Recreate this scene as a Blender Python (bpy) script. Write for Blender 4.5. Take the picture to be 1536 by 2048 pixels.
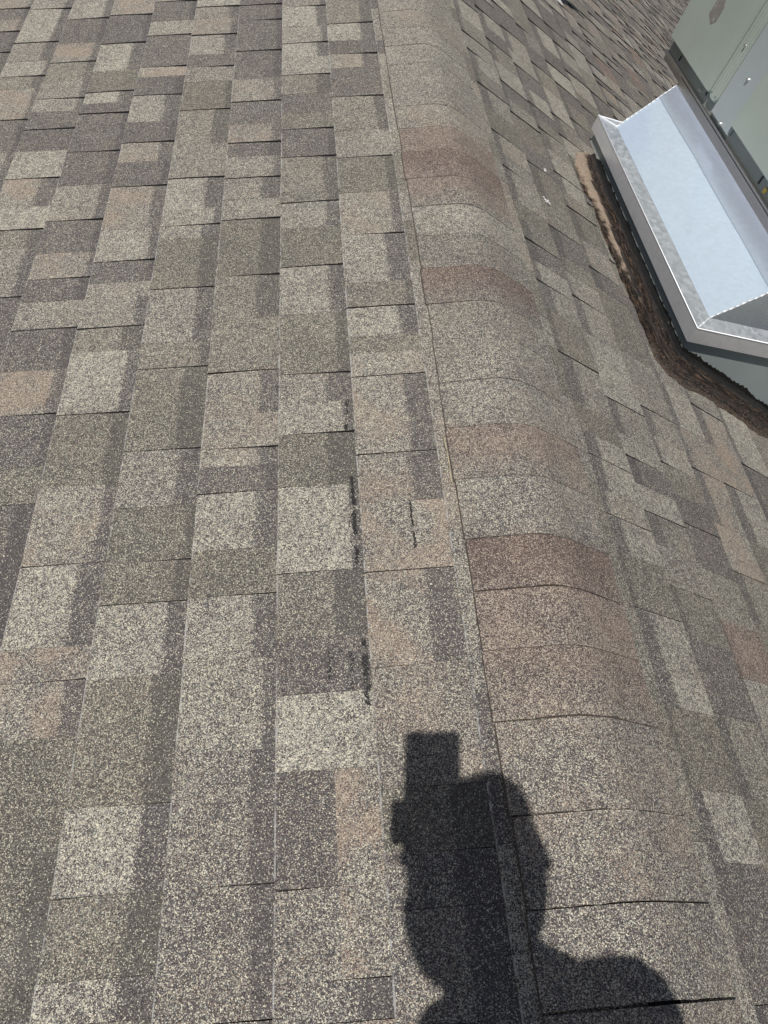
import bpy, bmesh, math, random
from mathutils import Vector, Matrix, noise as mnoise
R_ = math.radians
SC = bpy.context.scene
for o in list(bpy.data.objects): bpy.data.objects.remove(o)

# ------------------------------------------------------------------ camera
CAM = Vector((-0.61353, 0.0, 0.89426))
CX = Vector((0.95327, -0.07383, 0.29296))
CY = Vector((-0.11149, 0.81527, 0.56825))
CZ = Vector((-0.28080, -0.57436, 0.76894))
cd = bpy.data.cameras.new('camera'); cam = bpy.data.objects.new('camera', cd)
SC.collection.objects.link(cam); SC.camera = cam
cd.sensor_fit = 'VERTICAL'; cd.sensor_height = 24.0; cd.sensor_width = 18.0
cd.lens = 1496.56 * 24 / 2048
cd.clip_start = 0.002; cd.clip_end = 4000
m = Matrix((CX, CY, CZ)).transposed().to_4x4(); m.translation = CAM
cam.matrix_world = m

# ------------------------------------------------------------------ light
LD = Vector((0.37725, 0.30077, -0.87591)).normalized()      # travel direction of sunlight
w = bpy.data.worlds.new('World'); SC.world = w; w.use_nodes = True
nt = w.node_tree; nt.nodes.clear()
sky = nt.nodes.new('ShaderNodeTexSky'); sky.sky_type = 'NISHITA'; sky.sun_disc = False
sky.sun_elevation = math.asin(-LD.z); sky.sun_rotation = math.atan2(-LD.x, -LD.y)
sky.air_density = 1.0; sky.dust_density = 2.2; sky.ozone_density = 0.7
bg = nt.nodes.new('ShaderNodeBackground'); bg.inputs['Strength'].default_value = 0.046
out = nt.nodes.new('ShaderNodeOutputWorld')
nt.links.new(sky.outputs[0], bg.inputs[0]); nt.links.new(bg.outputs[0], out.inputs[0])
sl = bpy.data.lights.new('sun', 'SUN'); sl.energy = 3.8; sl.angle = R_(0.53); sl.color = (1.0, 0.968, 0.925)
so = bpy.data.objects.new('sun', sl); SC.collection.objects.link(so)
so.rotation_euler = LD.to_track_quat('-Z', 'Y').to_euler()
SC.view_settings.view_transform = 'Standard'; SC.view_settings.look = 'None'
SC.view_settings.exposure = 0.13; SC.view_settings.gamma = 1.0; SC.view_settings.use_curve_mapping = False

# ------------------------------------------------------------------ helpers
TH = 0.341326; CT, ST, TT = math.cos(TH), math.sin(TH), math.tan(TH)
def rp(side, s, y, h):               # roof surface coordinates -> world
    return Vector((side * (s * CT + h * ST), y, -s * ST + h * CT))
def rz(x): return -abs(x) * TT
def link(o): SC.collection.objects.link(o); return o
def tag(o, label=None, cat=None, group=None, kind=None):
    if label: o['label'] = label
    if cat: o['category'] = cat
    if group: o['group'] = group
    if kind: o['kind'] = kind
    return o
def empty(name, loc=(0, 0, 0)):
    o = bpy.data.objects.new(name, None); o.location = loc; o.empty_display_size = 0.1; return link(o)
def mesh_obj(name, bm, mats, parent=None, smooth=False):
    me = bpy.data.meshes.new(name); bm.to_mesh(me); bm.free()
    if not isinstance(mats, (list, tuple)): mats = [mats]
    for m_ in mats: me.materials.append(m_)
    if smooth:
        for p in me.polygons: p.use_smooth = True
    o = link(bpy.data.objects.new(name, me))
    if parent:
        o.parent = parent; o.matrix_parent_inverse = Matrix.Translation(-parent.location)
    return o
def quad(bm, pts, mi=0):
    f = bm.faces.new([bm.verts.new(p) for p in pts]); f.material_index = mi; return f
def box(bm, lo, hi, mi=0, bev=0.0, M=None):
    lo, hi = Vector(lo), Vector(hi)
    r = bmesh.ops.create_cube(bm, size=1.0)
    vs = r['verts']
    for v in vs:
        v.co = Vector([(lo[i] + hi[i]) / 2 + v.co[i] * (hi[i] - lo[i]) for i in range(3)])
    fs = {f for v in vs for f in v.link_faces}
    for f in fs: f.material_index = mi
    if bev > 0:
        es = {e for v in vs for e in v.link_edges}
        g = bmesh.ops.bevel(bm, geom=list(es), offset=bev, segments=2, affect='EDGES', profile=0.7)
        fs = g['faces']; vs = list({v for v in bm.verts if v.is_valid and any(f in fs for f in v.link_faces)} )
        for f in g['faces']: f.material_index = mi
    if M:
        allv = set(vs)
        for v in allv: v.co = M @ v.co
def tube(bm, a, b, r0, r1=None, n=16, mi=0, caps=True):
    a, b = Vector(a), Vector(b); r1 = r0 if r1 is None else r1
    d = (b - a).normalized(); u = d.orthogonal().normalized(); v = d.cross(u)
    A, B = [], []
    for i in range(n):
        t = 2 * math.pi * i / n; c = u * math.cos(t) + v * math.sin(t)
        A.append(bm.verts.new(a + c * r0)); B.append(bm.verts.new(b + c * r1))
    for i in range(n):
        f = bm.faces.new((A[i], A[(i + 1) % n], B[(i + 1) % n], B[i])); f.material_index = mi
    if caps:
        bm.faces.new(A[::-1]).material_index = mi; bm.faces.new(B).material_index = mi

# ------------------------------------------------------------------ materials
class NT:
    def __init__(s, name):
        s.m = bpy.data.materials.new(name); s.m.use_nodes = True; s.t = s.m.node_tree
        s.t.nodes.clear(); s.o = s.n('ShaderNodeOutputMaterial'); s.b = s.n('ShaderNodeBsdfPrincipled')
        s.l(s.b.outputs[0], s.o.inputs[0])
    def n(s, ty, **k):
        x = s.t.nodes.new(ty)
        for a, b in k.items(): setattr(x, a, b)
        return x
    def l(s, a, b): s.t.links.new(a, b)
    def sock(s, i, v):
        if isinstance(v, bpy.types.NodeSocket): s.l(v, i)
        else: i.default_value = v
    def math(s, op, a, b=0.0, c=0.0, clamp=False):
        x = s.n('ShaderNodeMath', operation=op, use_clamp=clamp)
        s.sock(x.inputs[0], a); s.sock(x.inputs[1], b); s.sock(x.inputs[2], c); return x.outputs[0]
    def mix(s, f, a, b, bt='MIX'):
        x = s.n('ShaderNodeMix', data_type='RGBA', blend_type=bt)
        s.sock(x.inputs[0], f)
        s.sock(x.inputs[6], a if isinstance(a, bpy.types.NodeSocket) else (*a, 1) if len(a) == 3 else a)
        s.sock(x.inputs[7], b if isinstance(b, bpy.types.NodeSocket) else (*b, 1) if len(b) == 3 else b)
        return x.outputs[2]
    def coord(s):
        if not hasattr(s, 'tc'): s.tc = s.n('ShaderNodeTexCoord')
        return s.tc.outputs['Object']
    def noise(s, scale, detail=2.0, rough=0.5, vec=None, dist=0.0):
        x = s.n('ShaderNodeTexNoise'); x.inputs['Scale'].default_value = scale
        x.inputs['Detail'].default_value = detail; x.inputs['Roughness'].default_value = rough
        x.inputs['Distortion'].default_value = dist
        s.l(vec or s.coord(), x.inputs['Vector']); return x.outputs[0]
    def voro(s, scale, vec=None):
        x = s.n('ShaderNodeTexVoronoi'); x.inputs['Scale'].default_value = scale
        s.l(vec or s.coord(), x.inputs['Vector']); return x
    def smooth(s, v, lo, hi, a=0.0, b=1.0):
        x = s.n('ShaderNodeMapRange', interpolation_type='SMOOTHSTEP')
        s.sock(x.inputs[0], v); s.sock(x.inputs[1], lo); s.sock(x.inputs[2], hi)
        s.sock(x.inputs[3], a); s.sock(x.inputs[4], b); return x.outputs[0]
    def bump(s, h, strength=0.3, dist=0.001, normal=None):
        x = s.n('ShaderNodeBump'); x.inputs['Strength'].default_value = strength
        x.inputs['Distance'].default_value = dist; s.l(h, x.inputs['Height'])
        if normal: s.l(normal, x.inputs['Normal'])
        s.l(x.outputs[0], s.b.inputs['Normal']); return x.outputs[0]
    def set(s, **k):
        for a, b in k.items(): s.sock(s.b.inputs[a.replace('_', ' ')], (*b, 1) if isinstance(b, tuple) and len(b) == 3 else b)
        return s.m

def granule_material(name, edge=False):
    t = NT(name)
    at = t.n('ShaderNodeAttribute', attribute_name='tone')
    sp = t.n('ShaderNodeSeparateColor'); t.l(at.outputs['Color'], sp.inputs[0])
    fl, wf, stw, hue = sp.outputs[0], sp.outputs[1], sp.outputs[2], at.outputs['Alpha']
    uv = t.n('ShaderNodeUVMap', uv_map='expo'); su = t.n('ShaderNodeSeparateXYZ'); t.l(uv.outputs[0], su.inputs[0])
    v1 = t.voro(860.0); c1 = t.n('ShaderNodeSeparateColor'); t.l(v1.outputs['Color'], c1.inputs[0])
    v2 = t.voro(430.0); c2 = t.n('ShaderNodeSeparateColor'); t.l(v2.outputs['Color'], c2.inputs[0])
    r1, r2, r3 = c1.outputs[0], c1.outputs[1], c1.outputs[2]
    n_lo = t.noise(7.0, 3.0, 0.55); n_mid = t.noise(55.0, 3.0, 0.6)
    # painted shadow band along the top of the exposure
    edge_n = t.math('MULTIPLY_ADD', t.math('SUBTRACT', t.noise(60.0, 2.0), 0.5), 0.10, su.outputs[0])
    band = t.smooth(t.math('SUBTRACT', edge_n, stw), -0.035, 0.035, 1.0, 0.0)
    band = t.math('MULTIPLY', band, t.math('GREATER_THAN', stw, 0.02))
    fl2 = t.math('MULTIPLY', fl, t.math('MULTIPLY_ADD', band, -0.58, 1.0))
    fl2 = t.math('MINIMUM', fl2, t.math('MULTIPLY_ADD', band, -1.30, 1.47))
    # local density variation
    mod = t.math('MULTIPLY_ADD', t.math('SUBTRACT', n_lo, 0.5), 0.75, 1.0)
    mod = t.math('MULTIPLY', mod, t.math('MULTIPLY_ADD', t.math('SUBTRACT', n_mid, 0.5), 0.9, 1.0))
    mod = t.math('MULTIPLY', mod, t.math('MULTIPLY_ADD', c2.outputs[0], 0.9, 0.55))
    v3 = t.voro(165.0); c3 = t.n('ShaderNodeSeparateColor'); t.l(v3.outputs['Color'], c3.inputs[0])
    mod = t.math('MULTIPLY', mod, t.math('MULTIPLY_ADD', c3.outputs[0], 0.62, 0.69))
    th = t.math('MULTIPLY', fl2, mod)
    light = t.smooth(t.math('SUBTRACT', th, r1), -0.06, 0.06)
    r2b = t.math('POWER', r2, 2.2)
    cream = t.mix(r2b, (0.225, 0.22, 0.205), (0.80, 0.745, 0.56))
    olive = t.mix(r2b, (0.19, 0.188, 0.155), (0.66, 0.62, 0.46))
    hu = t.math('MULTIPLY', hue, 1.0)
    lc = t.mix(t.smooth(hu, 0.15, 0.5), olive, cream)
    lc = t.mix(t.smooth(hu, 0.6, 1.0), lc, (0.42, 0.33, 0.265))
    dk_n = t.mix(r2, (0.034, 0.031, 0.031), (0.135, 0.121, 0.117))
    dk_o = t.mix(r2, (0.036, 0.034, 0.030), (0.145, 0.135, 0.112))
    dk_b = t.mix(r2, (0.045, 0.033, 0.029), (0.155, 0.115, 0.10))
    dk = t.mix(t.smooth(hu, 0.15, 0.5), dk_o, dk_n)
    dk = t.mix(t.smooth(hu, 0.6, 1.0), dk, dk_b)
    col = t.mix(light, dk, lc)
    # scattered larger bright granules
    big = t.math('MULTIPLY', t.math('LESS_THAN', v2.outputs['Distance'], 0.34), t.math('GREATER_THAN', c2.outputs[1], t.math('MULTIPLY_ADD', th, -0.45, 1.0)))
    col = t.mix(t.math('MULTIPLY', big, 0.8), col, t.mix(c2.outputs[2], (0.72, 0.66, 0.47), (0.50, 0.50, 0.47)))
    # warm tan granules gathered in loose patches
    wn = t.noise(11.0, 2.0, 0.5)
    wth = t.math('MULTIPLY', wf, t.smooth(wn, 0.38, 0.62, 0.25, 1.5))
    warm = t.math('LESS_THAN', r3, wth)
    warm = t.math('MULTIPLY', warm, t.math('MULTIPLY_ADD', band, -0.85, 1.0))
    wc = t.mix(r1, (0.47, 0.375, 0.285), (0.155, 0.108, 0.086))
    col = t.mix(t.math('MULTIPLY', warm, 0.85), col, wc)
    # blue grey weathering film in faint large blotches
    bl = t.smooth(t.noise(4.0, 3.0, 0.6, dist=0.6), 0.58, 0.80, 0.0, 0.09)
    col = t.mix(bl, col, (0.30, 0.30, 0.315))
    if edge:
        en = t.smooth(t.noise(38.0, 4.0, 0.7), 0.42, 0.60, 0.0, 0.62)
        col = t.mix(en, col, (0.50, 0.50, 0.50))
    hh = t.math('SUBTRACT', 1.0, v1.outputs['Distance'])
    t.bump(t.math('ADD', hh, t.math('MULTIPLY', c1.outputs[1], 0.5)), 0.55, 0.0012)
    return t.set(Base_Color=col, Roughness=0.86, Specular_IOR_Level=0.35)
M_GR = granule_material('roof_granules'); M_EDGE = granule_material('worn_shingle_edge', True)

t = NT('bare_asphalt')
M_ASPH = t.set(Base_Color=t.mix(t.noise(300.0), (0.008, 0.008, 0.008), (0.03, 0.028, 0.026)), Roughness=0.8)

def galv_material(name, base=(0.80, 0.81, 0.83), rough=0.22, spangle=0.05, dirt=0.35, metal=1.0):
    t = NT(name)
    v = t.voro(70.0); c = t.n('ShaderNodeSeparateColor'); t.l(v.outputs['Color'], c.inputs[0])
    n1 = t.noise(5.0, 4.0, 0.6, dist=0.5); n2 = t.noise(240.0, 3.0, 0.7)
    col = t.mix(t.math('MULTIPLY', c.outputs[0], 0.35), base, tuple(b * 0.82 for b in base))
    d = t.smooth(n1, 0.52, 0.75, 0.0, dirt)
    col = t.mix(d, col, (0.42, 0.40, 0.36))
    sp = t.smooth(n2, 0.66, 0.74, 0.0, 0.35)
    col = t.mix(sp, col, (0.30, 0.30, 0.30))
    r = t.math('MULTIPLY_ADD', n1, 0.16, rough - 0.08)
    r = t.math('MULTIPLY_ADD', c.outputs[1], spangle, r)
    t.bump(t.math('ADD', t.math('MULTIPLY', c.outputs[2], 0.25), n1), 0.10, 0.002)
    return t.set(Base_Color=col, Metallic=metal, Roughness=r)
M_GALV = galv_material('galvanised_sheet', rough=0.36, metal=0.62)
M_PAN = galv_material('bright_galvanised_pan', base=(0.74, 0.86, 1.0), rough=0.18, spangle=0.03, dirt=0.10, metal=0.50)  # pale blue base carries the sky's reflection
M_PAN2 = galv_material('dim_reflection_end', base=(0.74, 0.75, 0.76), rough=0.24, spangle=0.03, dirt=0.35, metal=0.92)  # same sheet on the near face; its duller reflection is put into the metal
M_PAN3 = galv_material('blue_grey_reflection', base=(0.70, 0.78, 0.92), rough=0.17, spangle=0.05, dirt=0.15, metal=0.66)  # tint of the cabinet's reflection on the pan
M_LIP = galv_material('scuffed_galvanised_lip', base=(0.70, 0.73, 0.76), rough=0.42, spangle=0.22, dirt=0.6, metal=0.8)

def paint_material(name, col, rough=0.42, var=0.06, scratch=0.0):
    t = NT(name)
    n1 = t.noise(3.0, 4.0, 0.6); n2 = t.noise(180.0, 2.0)
    c = t.mix(t.smooth(n1, 0.3, 0.7), tuple(x * (1 - var) for x in col), tuple(x * (1 + var) for x in col))
    c = t.mix(t.smooth(t.noise(90.0, 3.0, 0.7), 0.68, 0.78, 0.0, 0.35), c, tuple(x * 0.7 for x in col))
    t.bump(n2, 0.05, 0.0006)
    return t.set(Base_Color=c, Roughness=t.math('MULTIPLY_ADD', n1, 0.18, rough - 0.09), Specular_IOR_Level=0.5)
M_PANEL = paint_material('grey_green_panel_paint', (0.315, 0.355, 0.315))
M_PANEL2 = paint_material('cool_grey_panel_paint', (0.31, 0.345, 0.345), 0.35)
M_BASE = paint_material('shaded_base_paint', (0.19, 0.205, 0.185), 0.45, 0.10)  # shade under the overhanging panels is put into this darker colour
M_CURB = paint_material('grey_curb_paint', (0.31, 0.35, 0.34), 0.5, 0.10)
M_RAIL = galv_material('roof_reflection_rail', base=(0.45, 0.43, 0.41), rough=0.42, spangle=0.05, dirt=0.5)  # brown-grey of the reflected roof is put into the base colour
t = NT('screw_metal'); M_SCREW = t.set(Base_Color=(0.62, 0.62, 0.60), Metallic=1.0, Roughness=0.38)
t = NT('highlight_hem'); M_HEM = t.set(Base_Color=(0.82, 0.84, 0.86), Metallic=0.35, Roughness=0.5)  # pale and barely metallic: the thin edge highlight is put into the colour
t = NT('black_gap'); M_BLACK = t.set(Base_Color=(0.012, 0.012, 0.012), Roughness=0.7)
t = NT('worn_label'); n = t.noise(60.0, 5.0, 0.75)
M_LABEL = t.set(Base_Color=t.mix(t.smooth(n, 0.50, 0.66), (0.19, 0.175, 0.16), (0.36, 0.35, 0.32)), Roughness=0.6)
t = NT('yellow_tag'); M_YEL = t.set(Base_Color=(0.5, 0.34, 0.05), Roughness=0.6)

t = NT('roofing_cement')
at = t.n('ShaderNodeAttribute', attribute_name='wear')
sx = t.n('ShaderNodeSeparateColor'); t.l(at.outputs['Color'], sx.inputs[0])
mp = t.n('ShaderNodeUVMap', uv_map='along'); mm = t.n('ShaderNodeMapping'); mm.inputs['Scale'].default_value = (7.0, 40.0, 1.0)
t.l(mp.outputs[0], mm.inputs[0])
streak = t.noise(3.2, 6.0, 0.7, vec=mm.outputs[0], dist=0.4)
fine = t.noise(170.0, 5.0, 0.8)
c = t.mix(t.smooth(t.math('SUBTRACT', streak, t.math('MULTIPLY', sx.outputs[2], 0.24)), 0.40, 0.66), (0.0045, 0.0035, 0.003), (0.055, 0.028, 0.015))
c = t.mix(t.smooth(t.math('SUBTRACT', streak, t.math('MULTIPLY', sx.outputs[2], 0.2)), 0.50, 0.66, 0.0, 0.8), c, (0.24, 0.155, 0.10))
dust = t.smooth(t.math('ADD', sx.outputs[0], t.math('MULTIPLY_ADD', t.noise(28.0, 4.0, 0.65), 0.9, -0.45)), 0.35, 0.65)
c = t.mix(dust, c, t.mix(t.smooth(t.noise(260.0, 2.0), 0.35, 0.7), (0.68, 0.53, 0.40), (0.38, 0.28, 0.20)))
sand = t.smooth(t.math('ADD', sx.outputs[1], t.math('MULTIPLY_ADD', fine, 1.2, -0.6)), 0.45, 0.65, 0.0, 0.75)
c = t.mix(sand, c, (0.14, 0.105, 0.08))
gv = t.voro(330.0); gc = t.n('ShaderNodeSeparateColor'); t.l(gv.outputs['Color'], gc.inputs[0])
grit = t.math('MULTIPLY', t.math('LESS_THAN', gv.outputs['Distance'], 0.36), t.math('GREATER_THAN', gc.outputs[0], t.math('MULTIPLY_ADD', sx.outputs[1], -0.45, 0.93)))
c = t.mix(t.math('MULTIPLY', grit, t.math('SUBTRACT', 1.0, t.math('MULTIPLY', sx.outputs[2], .8))), c, (0.42, 0.33, 0.25))
t.bump(t.math('ADD', t.math('MULTIPLY', streak, 1.0), t.math('MULTIPLY', fine, 0.9)), 1.0, 0.012)
M_TAR = t.set(Base_Color=c, Roughness=t.math('MULTIPLY_ADD', dust, 0.2, t.math('MULTIPLY_ADD', streak, 0.3, 0.30)), Specular_IOR_Level=0.42)

# ------------------------------------------------------------------ shingles
TONES = dict(D=(.17, .06, .60), m=(.28, .08, .28), M=(.34, .09, .34), l=(.42, .08, .44), L=(.55, .05, .46),
             T=(.41, .40, .58), t=(.44, .24, .54), O=(.38, .46, .64), o=(.48, .40, .58), B=(.09, .10, 1.0),
             b=(.25, .22, .88), P=(.35, .26, .68), K=(.32, .10, .54), G=(.45, .05, .50))
LEFT = {
    0: "2.804.M* 2.621jL* 2.502.D 2.413jt* 2.328.D 2.157jM 1.977.l 1.845jm 1.688.t 1.517jL* 1.344.M 1.263jL* 1.174.m 1.125.t 1.059jt* 0.862jO* 0.754wo 0.616jO* 0.452wP 0.275jm* 0.193wK* 0.128wK* 0.008",
    1: "2.831.l 2.773jL* 2.629.L 2.511jL* 2.422.L 2.306jM* 2.194.D 2.089.m 2.005jD 1.866jM* 1.71.M 1.666jl* 1.564.m 1.418jL* 1.259.m 1.08jt* 1.003.L 0.924jm* 0.802wL 0.627jM* 0.511.D 0.42.L 0.309wX 0.163wY 0.061jK* 0.019",
    2: "2.858.D 2.811jD 2.695jD 2.483jD 2.306.t 2.175jD 2.053.t 1.958jD* 1.89.l 1.791jl* 1.699.l 1.616jm* 1.404jM* 1.259.M 1.102jt* 0.988.t 0.904jt* 0.861.D 0.802jL* 0.684wm 0.596jL* 0.486.l 0.346.K* 0.174wK 0.029",
    3: "2.885.L 2.823jl* 2.732.t 2.617jL* 2.488.D 2.404jl 2.315.m 2.151jM* 1.973.l 1.811jL* 1.677.L 1.61jl* 1.561.m* 1.377jl* 1.205.M 1.129jm* 0.915jl* 0.786.m 0.674jm 0.596jL* 0.471.m* 0.285jL* 0.176wm* 0.084.L* 0.04",
    4: "2.912.t 2.893jD 2.747.L 2.639jD 2.428jo 2.369.D 2.256jL* 2.111.D 2.002jt* 1.909.D 1.794jT* 1.615.L 1.493jD 1.416.t 1.365.l 1.268jM* 1.194.L 1.021jm* 0.846.t 0.682jL* 0.532.T 0.476jT* 0.389.m 0.234.m* 0.051",
    5: "2.939.T 2.811jD 2.608jL* 2.431.m 2.3jL* 2.236.D 2.177jD 1.977jD 1.821.t 1.669jD 1.542.T 1.447jD 1.37.l 1.279jD 1.156.T 1.033jD 0.901.m 0.816jD* 0.543.m 0.253",
    6: "2.966.L 2.81jD 2.637.T 2.506jM 2.386.l 2.282jl 2.211.D 2.113jD 2.001.L 1.869jT* 1.743.L 1.648jM* 1.576.l 1.396jD 1.148.m 0.848",
    7: "2.993.L 2.91jL* 2.662jl* 2.537.L 2.438jM* 2.364.T 2.181jD 2.01.l 1.757",
    8: "3.021.T 2.936jD 2.855.T 2.762jD 2.612jM 2.328"}
RIGHT = {
    0: "3.30.D 3.12jL* 2.95.M 2.80jl 2.665jL* 2.55.M 2.435jl* 2.30.m 2.15jt* 2.03.l* 1.96jl* 1.80.m 1.72.M* 1.627jD* 1.545.L 1.46jl* 1.36.m 1.21jl* 1.06.m 0.98.L* 0.917jL* 0.83.t 0.772jL* 0.69.m 0.575jl* 0.46.L* 0.40.m 0.27.L* 0.17.D 0.00",
    1: "3.55.l 3.38jD 3.21jL* 3.08.D 2.94jM* 2.78.L 2.62jD 2.51.l 2.41jm 2.25.D 2.12jm* 1.95.M 1.795jD* 1.67.m 1.60.l 1.497jl* 1.36.L 1.144jl* 1.04.L 0.975jD* 0.90.L 0.83jM* 0.75.l 0.657jm 0.55.D 0.41jM* 0.27.m 0.10.D 0.0",
    2: "3.60.L 3.48jD 3.24jl* 3.05.L 2.92jD 2.78.L* 2.64jD 2.55.m 2.47jM* 2.35.L 2.20jL* 2.10.M 2.01jm* 1.86.t 1.72jD* 1.63.m 1.50.m 1.38.l 1.19jl* 1.10.t 1.017jm 0.93.D 0.85jD 0.74.M 0.62.b 0.50.L 0.35.D 0.0",
    3: "3.60.m 3.46jl* 3.30.D 3.12jM 2.95.L 2.72jM* 2.573jL 2.45.m 2.30.l 2.15jm 2.0.L 1.852jm 1.70.D 1.50.l 1.35.L* 1.20.T 1.06jT* 0.90.T 0.773jM* 0.65.m 0.50.L 0.30.D 0.0",
    4: "4.10.L 3.90jD 3.71jL* 3.50.D 3.31jL 3.13jD 3.0.M* 2.84jD 2.70.l 2.55jm 2.3.D 2.0.L 1.7jm 1.50.l 1.34jT* 1.20.T 1.068jL* 0.90.m 0.70.D 0.4.l 0.0",
    5: "4.20.D 3.91jM* 3.72jL* 3.55.D 3.43jL 3.25.m 3.115jD 2.9.L 2.7jm 2.4.l 2.1jD 1.8.T 1.5.L 1.2jD* 1.0.l 0.8.m 0.5.D 0.0",
    6: "4.50.L 4.35jD 4.12.l* 3.96jL 3.7.M 3.45jD* 3.2.L 3.0.m 2.7jl 2.4.D 2.1.L 1.8.T 1.5.M 1.2.l 0.9.m 0.5.D 0.0"}
SLS = [.165, .310, .452, .594, .738, .880, 1.022, 1.164, 1.306, 1.45]
def parse(s):
    tk = s.split(); out = []
    for i, a in enumerate(tk[:-1]):
        st = a.endswith('*'); a = a.rstrip('*'); tone = a[-1]; j = a[-2]; y1 = float(a[:-2])
        nx = tk[i + 1].rstrip('*')
        y0 = float(nx) if i == len(tk) - 2 else float(nx[:-2])
        out.append((y0, y1, tone, st, j))           # block from y0 (near) to y1 (far); joint type at far end
    return out[::-1]

class Sheet:
    """shingle blocks gathered into one mesh per slope"""
    def __init__(s):
        s.bm = bmesh.new(); s.tl = s.bm.verts.layers.float_color.new('tone') if False else None
        s.cl = s.bm.loops.layers.float_color.new('tone'); s.uv = s.bm.loops.layers.uv.new('expo')
    def face(s, pts, uvs, tone, mi=0):
        f = s.bm.faces.new([s.bm.verts.new(p) for p in pts]); f.material_index = mi
        for lp, u in zip(f.loops, uvs):
            lp[s.cl] = tone; lp[s.uv].uv = (u, 0.0)
        return f

def grid_faces(S, side, rows, hs, us, tone, mi_last=0, tones=None):
    """rows: list over y of list over columns of (s, y, h); faces share verts so shading stays smooth"""
    V = [[S.bm.verts.new(rp(side, *p)) for p in r] for r in rows]
    for i in range(len(V) - 1):
        for j in range(len(V[0]) - 1):
            vs = [V[i][j], V[i][j + 1], V[i + 1][j + 1], V[i + 1][j]]
            if side < 0: vs = vs[::-1]
            f = S.bm.faces.new(vs)
            um = {V[i][j]: us[j], V[i][j + 1]: us[j + 1], V[i + 1][j + 1]: us[j + 1], V[i + 1][j]: us[j]}
            tn = tones[j] if tones else tone
            f.material_index = mi_last if j == len(V[0]) - 2 else 0
            for lp in f.loops: lp[S.cl] = tn; lp[S.uv].uv = (um[lp.vert], 0.0)

def block(S, rng, side, s0, s1, y0, y1, tone, strip, joint, fine=True, nearj='.'):
    base = TONES['D' if tone == 'X' else 'K' if tone == 'Y' else tone]
    jt = lambda v, a: max(0.0, v * (1 + rng.uniform(-a, a)))
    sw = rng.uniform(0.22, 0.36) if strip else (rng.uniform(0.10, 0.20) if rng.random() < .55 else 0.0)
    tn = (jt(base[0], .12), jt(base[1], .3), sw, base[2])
    raised = rng.random() < 0.5
    hb = 0.0058 if raised else 0.0046
    E = s1 - s0
    cols = [-0.035, 0.0, 0.42, 0.75, 0.982, 1.0]; us = cols[:]
    tones = None
    if tone in 'XY':
        w_ = (*TONES['O'][:2], 0.0, TONES['O'][2])
        tones = [w_, w_, tn, tn, tn, tn]
        if tone == 'X': tones[1] = w_
    n = max(1, int((y1 - y0) / 0.045)) if fine else 1
    ja = lambda v: 0.14 + 0.86 * min(1.0, max(0.0, (v - .35) / 1.2)) + 1.5 * min(1.0, max(0.0, (v - 2.2) / 3))
    rows = []
    g = {'j': 0.0028 * rng.uniform(.6, 1.25) * ja(y1), 'w': 0.0004, '.': 0.0}[joint]; far_ = max(0.0, 1 - max(0, y0 - 2.5) / 3)
    skew = rng.uniform(-0.0035, 0.0035) if joint != '.' else 0.0
    taper = rng.uniform(0.0, 0.75); nt_ = rng.uniform(0.2, 1.0)
    for i in range(n + 1):
        f = i / n; y = y0 + (y1 - y0) * f
        row = []
        for c in cols:
            yy = y
            if i == n: yy = y - g * (1 - taper * max(c, 0)) + skew * (c - 0.5)
            if i == 0: yy = y + 0.0004
            wob = 0.0014 * far_ * mnoise.noise(Vector((y * 9.0, s1 * 31.0, side * 3.0))) if c > 0.9 and fine else 0.0
            h = 0.0008 + (hb - 0.0008) * min(1.0, max(c, 0.0) + 0.02)
            if fine: h += 0.0010 * far_ * mnoise.noise(Vector((y * 6.0, (s0 + c * E) * 8.0, side * 7.0)))
            if c == 1.0: h -= 0.0020
            # curled tab corner along an open joint
            if joint == 'j' and f > 0.75 and c > 0.0: h += 0.0012 * ja(y1) * (f - 0.75) * 4 * (1 - abs(c - 0.5))
            if nearj == 'j' and c > -.01:
                lift = .0030 * ja(y0) * math.exp(-(y - y0) / (.022 if y0 < 3 else .03)) * (1 - .8 * nt_ * c)
                h += lift
            row.append((s0 + c * E + wob, yy, h))
        rows.append(row)
    grid_faces(S, side, rows, None, us, tn, 1 if side < 0 else 0, tones)
    # butt edge and the two end walls
    def wall(a, b, mi):
        pts = [rp(side, *a), rp(side, *b), rp(side, b[0], b[1], -0.003), rp(side, a[0], a[1], -0.003)]
        if side < 0: pts = pts[::-1]
        S.face(pts, [0.9] * 4, tn, mi)
    for i in range(n): wall(rows[i][-1], rows[i + 1][-1], 2)
    for j in range(len(cols) - 1):
        wall(rows[0][j + 1], rows[0][j], 2 if nearj == 'j' and y0 > .45 else 0); wall(rows[-1][j], rows[-1][j + 1], 2)

SEQ = 'DDDmMMlLLLtTDmlMbG'
def course(S, rng, side, s0, s1, ya, yb, data, fine_to):
    blocks = list(data) if data else []
    pj = ['.']
    def put(y0, y1, tone, st, j, fine):
        block(S, rng, side, s0, s1, y0, y1, tone, st, j, fine, pj[0]); pj[0] = j
    lo = blocks[0][0] if blocks else yb; hi = blocks[-1][1] if blocks else yb
    def fill(a, b):
        y = a; alt = rng.random() < .5
        while y < b - 1e-6:
            L = rng.choice([.07, .11, .14, .18, .22, .26]) * rng.uniform(.85, 1.15)
            e = min(b, y + L)
            if b - e < .05: e = b
            alt = not alt
            tone = rng.choice('lLLtMlTG' if alt else 'DDmMDmDb')
            put(y, e, tone, alt and rng.random() < .75, 'j' if rng.random() < .62 else '.', y < fine_to)
            y = e
    fill(ya, lo)
    for b in blocks: put(*b, True)
    if blocks: fill(hi, yb)

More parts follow.
